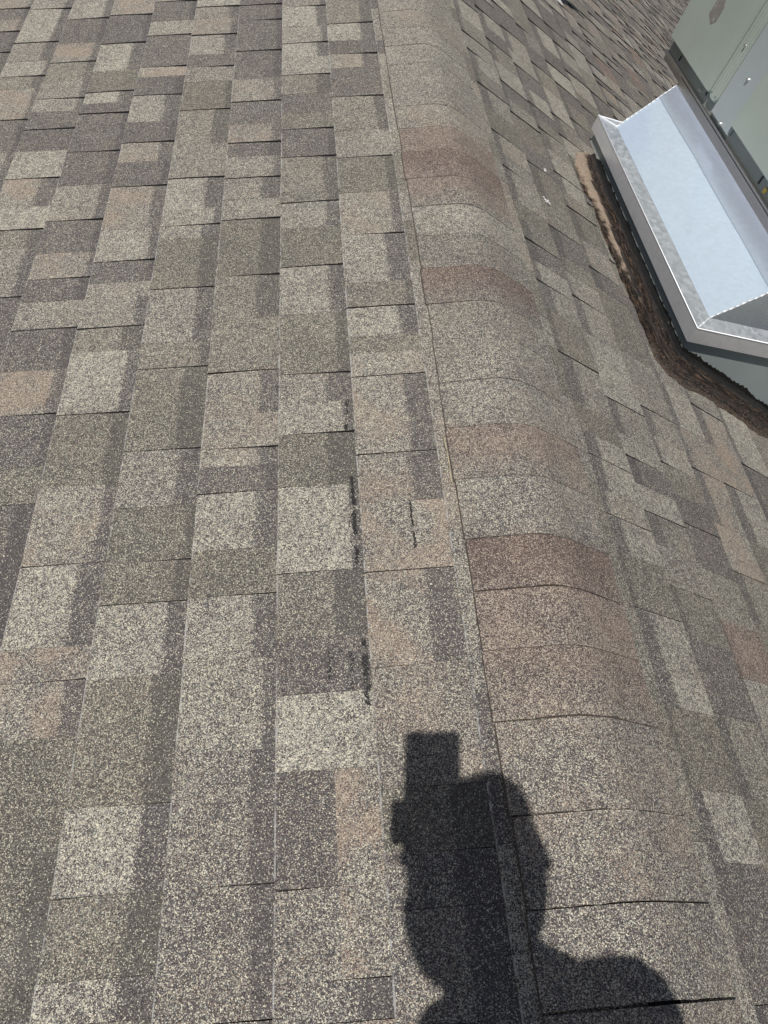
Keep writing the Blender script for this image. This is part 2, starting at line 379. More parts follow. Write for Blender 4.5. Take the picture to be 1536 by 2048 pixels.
roof = empty('shingle_roof', (0, 0, 0))
tag(roof, 'weathered grey brown shingle roof with a long ridge and two gentle slopes', 'roof')
YA, YB = -2.6, 9.0
def slope(side, s_list, data, name, ya, yb, fine_to, seed):
    S = Sheet(); rng = random.Random(seed)
    for k in range(len(s_list) - 1):
        d = parse(data[k]) if k in data else None
        course(S, rng, side, s_list[k], s_list[k + 1], ya, yb if s_list[k] < 6 else yb, d, fine_to)
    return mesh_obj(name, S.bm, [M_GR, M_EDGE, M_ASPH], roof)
# ridge-adjacent narrow strips (mostly under the caps) are course -1
def narrow(data_y):
    return data_y
left_s = SLS + [1.45 + .143 * (i + 1) for i in range(22)]
right_s = [.183, .322, .463, .605, .745, .905, 1.07] + [1.07 + .146 * (i + 1) for i in range(75)]
slope(-1, left_s, LEFT, 'shingle_slope', YA, YB, 4.0, 11)
slope(1, right_s, RIGHT, 'shingle_slope', YA, 24.0, 6.0, 23)
# the course whose upper part runs under the ridge caps
S = Sheet(); rng = random.Random(5)
for side, s1 in ((-1, .165), (1, .183)):
    y = YA
    while y < 24.0:
        L = rng.uniform(.08, .24)
        block(S, rng, side, s1 - .143, s1, y, y + L, rng.choice('MmlMmtDG'), False, 'j' if rng.random() < .5 else '.', y < 4)
        y += L
top_c = mesh_obj('top_course', S.bm, [M_GR, M_EDGE, M_ASPH], roof)
# dark underlay below the tabs, and the slab that closes the roof
bm = bmesh.new()
for side, smax, yb in ((-1, 4.6, YB), (1, 12.0, 24.0)):
    a = [rp(side, 0, YA, -.004), rp(side, smax, YA, -.004), rp(side, smax, yb, -.004), rp(side, 0, yb, -.004)]
    b = [rp(side, 0, YA, -.05), rp(side, smax, YA, -.05), rp(side, smax, yb, -.05), rp(side, 0, yb, -.05)]
    quad(bm, a if side > 0 else a[::-1]); quad(bm, b[::-1] if side > 0 else b)
    for i in range(4):
        j = (i + 1) % 4; q = [a[j], a[i], b[i], b[j]]; quad(bm, q if side > 0 else q[::-1])
mesh_obj('roof_deck', bm, M_ASPH, roof)

# ridge caps: one bent shingle after another
CAPS = [(-.34, 'P'), (-.22, 'K'), (-.11, 'P'), (.009, 'K'), (.115, 'P'), (.225, 'P'), (.351, 'b'), (.461, 'b'), (.561, 'B'), (.659, 'l'), (.785, 'b'), (.905, 'l'),
        (1.02, 'l'), (1.14, 'M'), (1.25, 'B'), (1.367, 'M'), (1.485, 'L'), (1.60, 'b'), (1.72, 'B'), (1.84, 'b'),
        (1.955, 't'), (2.07, 'l'), (2.19, 'G'), (2.31, 'L'), (2.43, 'G'), (2.55, 't'), (2.67, 'G'), (2.79, 'l'), (2.91, 'G')]
JT = {.009, .115, .351, .561, .659, 1.367, 1.84, .225}
rng = random.Random(77)
y = CAPS[0][0]; pre = []
while y > YA + .1: y -= .118; pre.append((y, rng.choice('PbKlMt')))
CAPS = pre[::-1] + CAPS; y = CAPS[-1][0]
while y < 24: y += .118; CAPS.append((y, rng.choice('GlbMLtBP')))
def cap_profile(w, drop):
    pts = []
    for i in range(17):
        s = -w + 2 * w * i / 16
        a = abs(s); rr = 0.045
        z = -(a * ST) if a > rr else -(ST * (rr / 2 + a * a / (2 * rr)))
        pts.append((math.copysign(a * CT, s) if a else 0.0, z))
    return pts
for k in range(len(CAPS) - 1):
    y0, tone = CAPS[k]; y1 = CAPS[k + 1][0]
    b = TONES[tone]; tn = (b[0] * rng.uniform(.9, 1.1), b[1] * rng.uniform(.7, 1.3), 0.0, b[2])
    nb = TONES[CAPS[max(0, k - 1)][1]]; avg = (.35, .19, 0.0, .66)
    tn = tuple(.82 * tn[q] + .18 * avg[q] for q in range(4)); nr = tuple(.5 * avg[q] + .5 * (nb[0], nb[1], 0.0, nb[2])[q] for q in range(4))
    nxj = (y1 in JT) or (k % 5 == 0 and y0 > 2); stp = .0026 if nxj else .0007
    S = Sheet(); wl = .1445 + rng.uniform(-.0015, .0015); dx = rng.uniform(-.0012, .0012)
    prof = cap_profile(wl, 0); jt = y0 in JT or rng.random() < .12
    n = 4; V = []
    bow = rng.uniform(-.0015, .0015)
    for i in range(n + 1):
        f = i / n; row = []
        for (x, z), q in zip(prof, range(17)):
            yy = y0 + (y1 - y0 + .012) * f + (bow * (1 - ((q - 8) / 8) ** 2) if i == 0 else 0)
            if i == n: yy = y1 - .001
            # the exposed lip of each cap lies over the tail of the one beyond it
            h = .0104 + (stp - .0018) * f * .6 + .0008 * (f == 1) * nxj + .0009 * mnoise.noise(Vector((x * 20, yy * 9, 2.0)))
            if i == 0: yy += (.0020 if jt else .0002) * (1.0 if rng.random() < .85 else .3)
            row.append(S.bm.verts.new((x + dx, yy, z + h)))
        V.append(row)
    for i in range(n):
        for j in range(16):
            f = S.bm.faces.new((V[i][j], V[i][j + 1], V[i + 1][j + 1], V[i + 1][j]))
            for lp in f.loops:
                i_ = i + (1 if lp.vert in (V[i + 1][j], V[i + 1][j + 1]) else 0); q_ = (1 - i_ / n) ** 1.6 * .60
                lp[S.cl] = tuple(tn[q] * (1 - q_) + nr[q] * q_ for q in range(4)); lp[S.uv].uv = (.5, 0)
    def low(v, d): return S.bm.verts.new((v.co.x, v.co.y, v.co.z - d))
    for row, rev, mi in ((V[0], False, 1), (V[-1], True, 2), ([r[0] for r in V], True, 2), ([r[-1] for r in V], False, 2)):
        L = [low(v, .009 if mi == 1 else .0055) for v in row]; row = [low(v, 0.0) for v in row]
        for j in range(len(row) - 1):
            vs = (row[j], L[j], L[j + 1], row[j + 1]); vs = vs[::-1] if rev else vs
            side_w = len(row) < 10
            f = S.bm.faces.new(vs); f.material_index = 2 if (mi == 2 and not side_w) else 0
            for lp in f.loops: lp[S.cl] = (.06, .05, 0, .8) if side_w else tn; lp[S.uv].uv = (.5, 0)
    mesh_obj('ridge_cap', S.bm, [M_GR, M_EDGE, M_ASPH], roof, True) if y0 < 8.5 else mesh_obj('ridge_cap', S.bm, [M_GR, M_EDGE, M_ASPH], roof, True)

# scuffs where the granules are rubbed off
def scuff(side, s, y0, y1, wd, n, seed, ds=0.0, big=.0016):
    r = random.Random(seed); bm = bmesh.new()
    for i in range(n):
        f = r.random(); yy = y0 + (y1 - y0) * f; ss = s + ds * f + r.gauss(0, wd)
        if mnoise.noise(Vector((f * 7, seed * 3.7, 0))) < -.28 + .25 * r.random(): continue
        ss += .002 * mnoise.noise(Vector((f * 5, seed * 1.7, 9)))
        k = r.uniform(.2, .8) * big; h = .0068 + r.uniform(0, .0004)
        vs = []
        nn = r.randint(5, 7)
        for q in range(nn):
            a = 2 * math.pi * q / nn; rr = k * r.uniform(.6, 1.2)
            vs.append(bm.verts.new(rp(side, ss + rr * math.cos(a), yy + rr * 1.5 * math.sin(a), h)))
        f_ = bm.faces.new(vs if side > 0 else vs[::-1])
    mesh_obj('scuff_mark', bm, M_ASPH, roof)
scuff(-1, .321, .635, .815, .0017, 520, 1)
scuff(-1, .318, .395, .505, .0022, 340, 2)
scuff(-1, .338, .405, .480, .0016, 120, 8, big=.0012)
scuff(-1, .224, .655, .765, .0011, 260, 3, big=.0014)
scuff(-1, .372, .440, .485, .0012, 90, 4, big=.0012)
scuff(-1, .326, .925, 1.00, .0018, 200, 5, ds=-.006)
scuff(-1, .150, .330, .350, .003, 30, 6)

# ------------------------------------------------------------------ curb under the unit
curb = empty('roof_curb', (0.79, 1.6, rz(.79)))
tag(curb, 'galvanised sheet metal curb and sloping flashing pan that carries the grey rooftop unit', 'roof curb')
X0, X1, Y0, Y1, ZR = .78, 2.30, 1.587, 2.776, -.187
bm = bmesh.new()
xw, yw, yw2, xe = X0 + .014, Y0 + .014, Y1 - .014, X1 - .014
def zr(x): return rz(x) - .03
for a, b, c, d in (((xw, yw), (xw, yw2), None, None),):
    pass
ring = [(xw, yw), (xe, yw), (xe, yw2), (xw, yw2)]
for i in range(4):
    a, b = ring[i], ring[(i + 1) % 4]
    N = 12
    for k in range(N):
        p = [a[q] + (b[q] - a[q]) * k / N for q in (0, 1)]; p2 = [a[q] + (b[q] - a[q]) * (k + 1) / N for q in (0, 1)]
        quad(bm, [(p[0], p[1], zr(p[0])), (p2[0], p2[1], zr(p2[0])), (p2[0], p2[1], ZR - .004), (p[0], p[1], ZR - .004)])
bmesh.ops.remove_doubles(bm, verts=bm.verts, dist=1e-5)
mesh_obj('curb_wall', bm, M_CURB, curb)
# drip band: a thin vertical skirt with a hemmed lower edge, slightly flared
bm = bmesh.new()
oc = [(X0, Y0), (X1, Y0), (X1, Y1), (X0, Y1)]
def off(c, d):
    sx = -1 if c[0] < 1.2 else 1; sy = -1 if c[1] < 2 else 1
    return (c[0] + sx * d, c[1] + sy * d)
prof = [(0.0, ZR), (0.0005, ZR - .050), (-.0015, ZR - .0525), (-.004, ZR - .051), (-.004, ZR - .004)]
for i in range(4):
    a, b = oc[i], oc[(i + 1) % 4]
    for (d0, z0), (d1, z1) in zip(prof[:-1], prof[1:]):
        A0, B0, A1, B1 = off(a, d0), off(b, d0), off(a, d1), off(b, d1)
        n = 14
        for k in range(n):
            f0, f1 = k / n, (k + 1) / n
            L = lambda A, B, f: [A[q] + (B[q] - A[q]) * f for q in (0, 1)]
            wv = lambda f: .0012 * mnoise.noise(Vector((f * 4, i * 5.0, 0)))
            quad(bm, [(*L(A1, B1, f0), z1 + wv(f0) * (d1 > .0005)), (*L(A1, B1, f1), z1 + wv(f1) * (d1 > .0005)), (*L(A0, B0, f1), z0 + wv(f1) * (d0 > .0005)), (*L(A0, B0, f0), z0 + wv(f0) * (d0 > .0005))])
bmesh.ops.remove_doubles(bm, verts=bm.verts, dist=1e-5)
mesh_obj('drip_band', bm, M_GALV, curb)
# lip: folds from the outer edge in and slightly down to the gutter fold
FZ = ZR + .003
inn = [(X0 + .062, Y0 + .058), (X1 - .062, Y0 + .058), (X1 - .062, Y1 - .058), (X0 + .062, Y1 - .058)]
bm = bmesh.new()
for i in range(4):
    a, b, c, d = oc[i], oc[(i + 1) % 4], inn[(i + 1) % 4], inn[i]
    n = 20
    for k in range(n):
        f0, f1 = k / n, (k + 1) / n
        L = lambda A, B, f, z: (A[0] + (B[0] - A[0]) * f, A[1] + (B[1] - A[1]) * f, z + .0008 * mnoise.noise(Vector((f * 6, i * 3.0, z * 40))) * (0 < f < 1))
        quad(bm, [L(a, b, f0, ZR), L(a, b, f1, ZR), L(d, c, f1, FZ), L(d, c, f0, FZ)])
bmesh.ops.remove_doubles(bm, verts=bm.verts, dist=1e-5)
mesh_obj('folded_lip', bm, M_LIP, curb)
# outer hem with its highlight put into the colour, and solder seams on the mitres
bm = bmesh.new()
for i in range(4):
    a, b = oc[i], oc[(i + 1) % 4]
    tube(bm, (*a, ZR + .0002), (*b, ZR + .0004), .0019, n=8)
mesh_obj('edge_hem', bm, M_HEM, curb, True)
UX, UY0, UY1, UZ = 1.17, 1.815, 3.055, -.107        # unit collar
ux1 = 2.34
top = [(UX, UY0), (ux1, UY0), (ux1, UY1), (UX, UY1)]
bm = bmesh.new()
for i in range(4):
    a, b, c, d = inn[i], inn[(i + 1) % 4], top[(i + 1) % 4], top[i]
    nu, nv = 24, 12; G = []
    for u in range(nu + 1):
        r = []
        for v in range(nv + 1):
            f, g = u / nu, v / nv
            lo = Vector((a[0] + (b[0] - a[0]) * f, a[1] + (b[1] - a[1]) * f, FZ))
            hi = Vector((d[0] + (c[0] - d[0]) * f, d[1] + (c[1] - d[1]) * f, UZ))
            p = lo.lerp(hi, g)
            e = min(1, 6 * min(f, 1 - f)) * min(1, 6 * min(g, 1 - g))
            p.z += .0060 * e * mnoise.noise(Vector((p.x * 2.6, p.y * 2.2, i * 4.0))) + .0012 * e * mnoise.noise(Vector((p.x * 9, p.y * 7, 3)))
            r.append(bm.verts.new(p))
        G.append(r)
    for u in range(nu):
        for v in range(nv):
            bm.faces.new((G[u][v], G[u + 1][v], G[u + 1][v + 1], G[u][v + 1])).material_index = 1 if i == 0 else 0
mesh_obj('flashing_pan', bm, [M_PAN, M_PAN2], curb, True)
bm = bmesh.new(); rng = random.Random(3)
for c0, c1, z0, z1 in [(oc[0], inn[0], ZR, FZ), (inn[0], top[0], FZ, UZ), (oc[3], inn[3], ZR, FZ), (inn[3], top[3], FZ, UZ)]:
    n = 14; prev = None
    for k in range(n + 1):
        f = k / n
        p = Vector((c0[0] + (c1[0] - c0[0]) * f, c0[1] + (c1[1] - c0[1]) * f, z0 + (z1 - z0) * f + .0016))
        p += Vector((rng.uniform(-1, 1), rng.uniform(-1, 1), 0)) * .0006
        if prev is not None: tube(bm, prev[0], p, prev[1], .0026 + rng.uniform(-.0004, .0005), n=7)
        prev = (p, .0022 + rng.uniform(-.0007, .0009))
mesh_obj('solder_seam', bm, M_HEM, curb, True)
bm = bmesh.new(); G = []  # cabinet's reflection along the unit side, built as a bluer, darker strip
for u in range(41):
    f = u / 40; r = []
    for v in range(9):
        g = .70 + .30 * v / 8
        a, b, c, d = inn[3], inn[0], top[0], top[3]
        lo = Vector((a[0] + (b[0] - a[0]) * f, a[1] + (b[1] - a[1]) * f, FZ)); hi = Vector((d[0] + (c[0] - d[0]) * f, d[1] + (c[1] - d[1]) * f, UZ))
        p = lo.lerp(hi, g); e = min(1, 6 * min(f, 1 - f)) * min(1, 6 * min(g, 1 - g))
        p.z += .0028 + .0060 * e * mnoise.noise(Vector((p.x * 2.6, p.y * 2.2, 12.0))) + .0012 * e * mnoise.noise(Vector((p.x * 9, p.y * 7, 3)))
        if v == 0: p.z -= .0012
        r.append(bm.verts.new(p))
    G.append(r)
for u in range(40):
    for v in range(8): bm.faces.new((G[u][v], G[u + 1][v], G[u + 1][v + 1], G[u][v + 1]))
mesh_obj('pan_reflection', bm, M_PAN3, curb, True)
# upstanding collar against the unit
bm = bmesh.new()
for i in range(4):
    a, b = top[i], top[(i + 1) % 4]
    quad(bm, [(*a, UZ), (*b, UZ), (*b, UZ + .036), (*a, UZ + .036)])
    A = [a[0] + (.004 if a[0] < 1.5 else -.004), a[1] + (.004 if a[1] < 2.4 else -.004)]
    B = [b[0] + (.004 if b[0] < 1.5 else -.004), b[1] + (.004 if b[1] < 2.4 else -.004)]
    quad(bm, [(*a, UZ + .036), (*b, UZ + .036), (*B, UZ + .0365), (*A, UZ + .0365)])
bmesh.ops.remove_doubles(bm, verts=bm.verts, dist=1e-5)
mesh_obj('collar', bm, M_RAIL, curb)
bm = bmesh.new()
for i in range(4):
    tube(bm, (*top[i], UZ), (*top[(i + 1) % 4], UZ), .0012, n=8)
mesh_obj('collar_bead', bm, M_HEM, curb, True)

# ------------------------------------------------------------------ rooftop unit
unit = empty('rooftop_unit', (1.75, 2.5, -.08))
tag(unit, 'large grey green packaged air handling unit with screwed panels standing on the metal curb', 'air conditioner')
XB = 1.176; UE = 3.285; UN = 1.79; UR = 2.36; ZT = .93
bm = bmesh.new()   # recessed base section
box(bm, (XB + .004, UN + .01, -.072), (UR - .01, UE - .012, -.0))
mesh_obj('base_section', bm, M_BASE, unit)
bm = bmesh.new()   # base rail
box(bm, (XB - .006, UN, -.0755), (XB + .006, UE, -.0630), bev=.0015)
box(bm, (XB + .0065, UN, -.100), (XB + .05, UE + .002, -.073), bev=.0015)
mesh_obj('base_rail', bm, M_RAIL, unit)
bm = bmesh.new()
box(bm, (XB + .003, UN + .008, -.001), (UR, UE - .008, ZT))
mesh_obj('cabinet', bm, M_PANEL2, unit)
def panel(name, ya, yb, z0, z1, x, th, mat, rad=.02):
    """flat panel on the ridge-facing side with rounded corners and a folded edge"""
    bm = bmesh.new(); pts = []
    for cy, cz, a0 in ((ya + rad, z0 + rad, 180), (yb - rad, z0 + rad, 270), (yb - rad, z1 - rad, 0), (ya + rad, z1 - rad, 90)):
        for k in range(7):
            a = R_(a0 + 15 * k); pts.append((cy + rad * math.cos(a), cz + rad * math.sin(a)))
    vs = [bm.verts.new((x, p[0], p[1])) for p in pts]
    f = bm.faces.new(vs)
    r = bmesh.ops.extrude_face_region(bm, geom=[f])
    nv = [v for v in r['geom'] if isinstance(v, bmesh.types.BMVert)]
    for v in nv: v.co.x += -th
    bmesh.ops.recalc_face_normals(bm, faces=bm.faces)
    es = [e for e in bm.edges if all(abs(v.co.x - (x - th)) < 1e-6 for v in e.verts)]
    bmesh.ops.bevel(bm, geom=es, offset=.003, segments=2, affect='EDGES')
    return mesh_obj(name, bm, mat, unit)
panel('access_panel', 2.806, 3.274, -.014, ZT - .03, XB + .002, .024, M_PANEL, .010)
panel('corner_post', 2.737, 2.803, -.022, ZT - .03, XB + .002, .016, M_PANEL, .022)
bm = bmesh.new()    # raised ribs of the post
for yy in (2.790, 2.752):
    box(bm, (XB - .0185, yy - .004, .0), (XB - .0142, yy + .004, ZT - .05), bev=.0018)
mesh_obj('post_rib', bm, M_PANEL, unit)
panel('filler_panel', 2.562, 2.733, -.046, ZT - .03, XB + .002, .0125, M_PANEL2, .003)
panel('access_panel', 1.80, 2.559, -.010, ZT - .03, XB + .002, .023, M_PANEL, .006)
bm = bmesh.new(); box(bm, (XB - .05, UN - .03, ZT), (UR + .04, UE + .03, ZT + .045), bev=.006)
mesh_obj('top_lid', bm, M_PANEL, unit)
bm = bmesh.new()    # louvred coil guard on the far and near ends, seen from the side
for k in range(24):
    z = .08 + k * .032
    box(bm, (1.32, UE - .006, z), (2.24, UE + .006, z + .014))
mesh_obj('louvre_guard', bm, M_PANEL, unit)
bm = bmesh.new()
for k in range(24):
    z = .08 + k * .032
    box(bm, (1.32, UN + .003, z), (2.24, UN + .016 - .012 - .006, z + .014))
mesh_obj('louvre_guard', bm, M_PANEL, unit)
def screw(y, z, x, washer=True):
    bm = bmesh.new()
    tube(bm, (x + .001, y, z), (x - .0015, y, z), .0072, .0068, 18)
    tube(bm, (x - .0016, y, z), (x - .0075, y, z), .0055, .0050, 6)
    mesh_obj('screw', bm, M_SCREW, unit)
for y, z, x in ((2.762, .173, XB - .0145), (2.636, .116, XB - .011), (2.632, -.040, XB - .011), (2.895, -.043, XB + .004),
                (2.762, .52, XB - .0145), (2.636, .50, XB - .011), (2.762, .83, XB - .0145), (2.2, .88, XB - .0215)):
    screw(y, z, x)
bm = bmesh.new()
bm.free()
for y, z, hh in ((3.156, -.043, .010), (2.845, -.030, .008), (2.266, -.037, .013)):
    bm = bmesh.new(); box(bm, (XB + .0025, y - .005, z - hh), (XB + .0045, y + .005, z + hh))
    mesh_obj('slot', bm, M_BLACK, unit)
bm = bmesh.new()
pts = [(3.090, .147), (3.040, .128), (3.012, .150), (3.014, .196), (3.052, .236), (3.085, .232)]
vs = [bm.verts.new((XB - .0224, a, b)) for a, b in pts]
bm.faces.new(vs); bmesh.ops.recalc_face_normals(bm, faces=bm.faces)
r = bmesh.ops.extrude_face_region(bm, geom=list(bm.faces))
for v in [v for v in r['geom'] if isinstance(v, bmesh.types.BMVert)]: v.co.x += -.0008
mesh_obj('torn_label', bm, M_LABEL, unit)
bm = bmesh.new(); box(bm, (XB + .0015, 2.205, -.052), (XB + .0045, 2.222, -.036))
mesh_obj('tag_scrap', bm, M_YEL, unit)

# ------------------------------------------------------------------ roofing cement smeared round the curb
def roof_pt(x, y, h): return Vector((x, y, rz(x) + h / CT))
def tar():
    # cross sections: outer foot -> inner foot on the curb wall
    sec = []
    left = [(2.560, .690, .735, .0), (2.50, .628, .0, .0), (2.40, .590, 0, 0), (2.29, .577, 0, 0), (2.134, .596, 0, 0), (1.918, .590, 0, 0), (1.755, .597, 0, 0),
            (1.605, .603, 0, 0), (1.52, .604, 0, 0)]
    rails = []
    for y, xo, _, _ in left:
        rails.append((Vector((xo, y, 0)), Vector((xw + .002, max(y + .07 * (y > 2.45), yw) if y > 1.6 else yw, 0)), 'x'))
    rails.append((Vector((.606, 1.45, 0)), Vector((xw + .001, yw + .001, 0)), 'c'))
    rails.append((Vector((.640, 1.400, 0)), Vector((xw + .004, yw - .002, 0)), 'c'))
    rails.append((Vector((.700, 1.388, 0)), Vector((xw + .03, yw, 0)), 'y'))
    x = .76
    while x < 2.28:
        rails.append((Vector((x, 1.400 + .008 * math.sin(x * 9), 0)), Vector((max(x, .84), yw, 0)), 'y')); x += .06
    # resample densely
    dense = []
    for (a0, b0, _), (a1, b1, _) in zip(rails[:-1], rails[1:]):
        n = max(2, int(max((a1 - a0).length, (b1 - b0).length) / .007))
        for k in range(n): dense.append((a0.lerp(a1, k / n), b0.lerp(b1, k / n)))
    bm = bmesh.new(); cl = bm.verts.layers.float_color.new('wear'); uvl = bm.loops.layers.uv.new('along')
    NC = 30; G = []; acc = 0.0; rg = random.Random(9)
    for i, (a, b) in enumerate(dense):
        if i: acc += (b - dense[i - 1][1]).length * .5 + (a - dense[i - 1][0]).length * .5
        row = []
        d = (b - a); onleft = a.y > 1.5
        jag = .010 * mnoise.noise(Vector((acc * 14, 0, 1))) + .007 * mnoise.noise(Vector((acc * 55, 0, 4)))
        up = .003 + .007 * mnoise.noise(Vector((acc * 11, 5, 0))) + .012 * abs(mnoise.noise(Vector((acc * 50, 8, 0)))) + .006 * abs(mnoise.noise(Vector((acc * 140, 8, 0))))
        if not onleft: up += .004
        for j in range(NC + 1):
            f = j / NC
            g = min(1.0, f / .88)
            p = a + d * g + (-d.normalized()) * jag * (1 - g)
            ridge1 = .012 * math.exp(-((g - .20) / .13) ** 2)
            ridge2 = .016 * math.exp(-((g - .58) / .16) ** 2)
            body = min(1.0, g / .06) * (.004 + ridge1 + ridge2) - .010 * max(0, g - .72) / .28
            tex = .0035 * mnoise.noise(Vector((acc * 5, g * 16, 0))) + .0050 * mnoise.noise(Vector((acc * 16, g * 26, 3))) + .0016 * mnoise.noise(Vector((acc * 60, g * 60, 7)))
            h = max(-.004 if g < .3 else .0062 + .0018 * mnoise.noise(Vector((acc * 45, g * 40, 2))), body + tex * min(1, g * 9))
            if f == 0: h = -.006
            q = roof_pt(p.x, p.y, h)
            if f > .88:
                e = (f - .88) / .12
                q.z = q.z + e * up
                sh = .0035 * (1 - e) + .0008 + .003 * abs(mnoise.noise(Vector((acc * 40, e * 3, 2))))
                nrm = (-d).normalized()
                q.x += nrm.x * sh; q.y += nrm.y * sh
            v = bm.verts.new(q)
            dustz = 0.0
            if onleft:
                tt = (a.y - 1.5) / 1.05
                prof = max(0, 1 - abs(g - .20 - .02 * math.sin(a.y * 9)) / (.16 + .22 * tt))
                amt = (.18 + .95 * tt) if tt < .95 else .75
                dustz = prof * min(1.0, amt)
            sand = max(0, 1 - g / (.12 if onleft else .35)) * (.5 if onleft else .75)
            v[cl] = (min(1, dustz), sand, max(0.0, min(1.0, (g - .55) / .25)), 1)
            row.append((v, acc, g if f <= .88 else .88 + (f - .88)))
        G.append(row)
    for i in range(len(G) - 1):
        for j in range(NC):
            q = [G[i][j], G[i + 1][j], G[i + 1][j + 1], G[i][j + 1]]
            f = bm.faces.new([x[0] for x in q])
            for lp, x in zip(f.loops, q): lp[uvl].uv = (x[1], x[2] * .4)
    bmesh.ops.recalc_face_normals(bm, faces=bm.faces)
    return mesh_obj('roofing_cement', bm, M_TAR, None, True)
tag(tar(), 'thick smear of black and rusty brown roofing cement sealing the foot of the metal curb', 'sealant')

# ------------------------------------------------------------------ vent pipe with its flashing at the top of the view
vent = empty('vent_pipe', rp(1, 1.19, 4.67, 0)); vz = vent.location
tag(vent, 'small grey vent pipe with pale flashing at the far top edge of the roof', 'vent')
bm = bmesh.new()
M = Matrix.Translation(rp(1, 1.19, 4.67, .008)) @ Matrix.Rotation(TH, 4, 'Y')
box(bm, (-.10, -.075, 0), (.06, .12, .006), bev=.001, M=None)
for v in bm.verts: v.co = M @ v.co
t = NT('pale_flashing'); M_WHITE = t.set(Base_Color=t.mix(t.noise(40.0), (0.72, 0.72, 0.70), (0.6, 0.6, 0.58)), Roughness=0.4, Metallic=0.0)
mesh_obj('flashing_plate', bm, M_WHITE, vent)
t = NT('pipe_grey'); M_PIPE = t.set(Base_Color=t.mix(t.noise(30.0), (0.24, 0.24, 0.24), (0.3, 0.3, 0.29)), Roughness=0.5)
bm = bmesh.new()
vb = rp(1, 1.19, 4.69, .01)
tube(bm, vb, vb + Vector((0, 0, .07)), .062, .036, 24, caps=False)
mesh_obj('collar_boot', bm, M_PIPE, vent, True)
bm = bmesh.new(); tube(bm, vb, vb + Vector((0, 0, .46)), .042, .042, 24)
tube(bm, vb + Vector((0, 0, .42)), vb + Vector((0, 0, .463)), .046, .046, 24)
mesh_obj('pipe', bm, M_PIPE, vent)

# ------------------------------------------------------------------ small debris
t = NT('dry_straw'); M_STRAW = t.set(Base_Color=(0.46, 0.38, 0.25), Roughness=0.6)
def strand(name, pts, r, mat, label, cat):
    bm = bmesh.new()
    for a, b in zip(pts[:-1], pts[1:]): tube(bm, a, b, r, r, 6)
    return tag(mesh_obj(name, bm, mat, None, True), label, cat)
strand('pine_needle', [rp(-1, .1500, .888, .0125), rp(-1, .1485, .85, .0150), rp(-1, .1478, .815, .0145), rp(-1, .1484, .778, .0120)], .0011, M_STRAW,
       'dry tan pine needle lying along the left edge of the ridge caps', 'pine needle')
t = NT('white_chip'); M_CHIP = t.set(Base_Color=(0.78, 0.76, 0.74), Roughness=0.5)
def chip(s, y, r, seed, label, n=9, flat=.5):
    rr = random.Random(seed); bm = bmesh.new()
    for k in range(n):
        c = rp(1, s + rr.gauss(0, r * .55), y + rr.gauss(0, r * 1.0), .0065)
        g = bmesh.ops.create_icosphere(bm, subdivisions=1, radius=r * rr.uniform(.25, .6))
        for v in g['verts']: v.co = Vector((v.co.x, v.co.y, v.co.z * flat)) * 1.0 + c
    tag(mesh_obj('white_fleck', bm, M_CHIP, None, True), label, 'debris')
chip(.405, 2.136, .006, 1, 'small white paint fleck on the slope near the far corner of the curb', 7)
chip(.352, 1.925, .009, 2, 'larger smudged white dropping a little nearer than the small fleck', 12, .15)

# ------------------------------------------------------------------ the house below and the ground
t = NT('stucco'); M_STUC = t.set(Base_Color=t.mix(t.noise(8.0, 4.0), (0.42, 0.38, 0.32), (0.50, 0.46, 0.39)), Roughness=0.9)
t = NT('lawn'); M_LAWN = t.set(Base_Color=t.mix(t.noise(0.6, 6.0, .7), (0.05, 0.075, 0.03), (0.13, 0.12, 0.06)), Roughness=0.95)
house = empty('house', (3.0, 8.0, -8.0))
tag(house, 'pale stucco house walls that carry the shingle roof', 'house')
bm = bmesh.new()
for (a, b) in (((-4.1, -2.4), (11.0, -2.4)), ((11.0, -2.4), (11.0, 23.8)), ((11.0, 23.8), (0.2, 23.8)), ((0.2, 23.8), (0.2, 8.8)), ((0.2, 8.8), (-4.1, 8.8)), ((-4.1, 8.8), (-4.1, -2.4))):
    n = 12
    for k in range(n):
        p = [a[q] + (b[q] - a[q]) * k / n for q in (0, 1)]; p2 = [a[q] + (b[q] - a[q]) * (k + 1) / n for q in (0, 1)]
        quad(bm, [(p[0], p[1], -8), (p2[0], p2[1], -8), (p2[0], p2[1], rz(p2[0]) - .06), (p[0], p[1], rz(p[0]) - .06)])
mesh_obj('wall', bm, M_STUC, house)
bm = bmesh.new(); quad(bm, [(-900, -900, -8), (900, -900, -8), (900, 900, -8), (-900, 900, -8)])
tag(mesh_obj('ground', bm, M_LAWN), 'green and tan lawn far below the roof', 'ground', kind='structure')

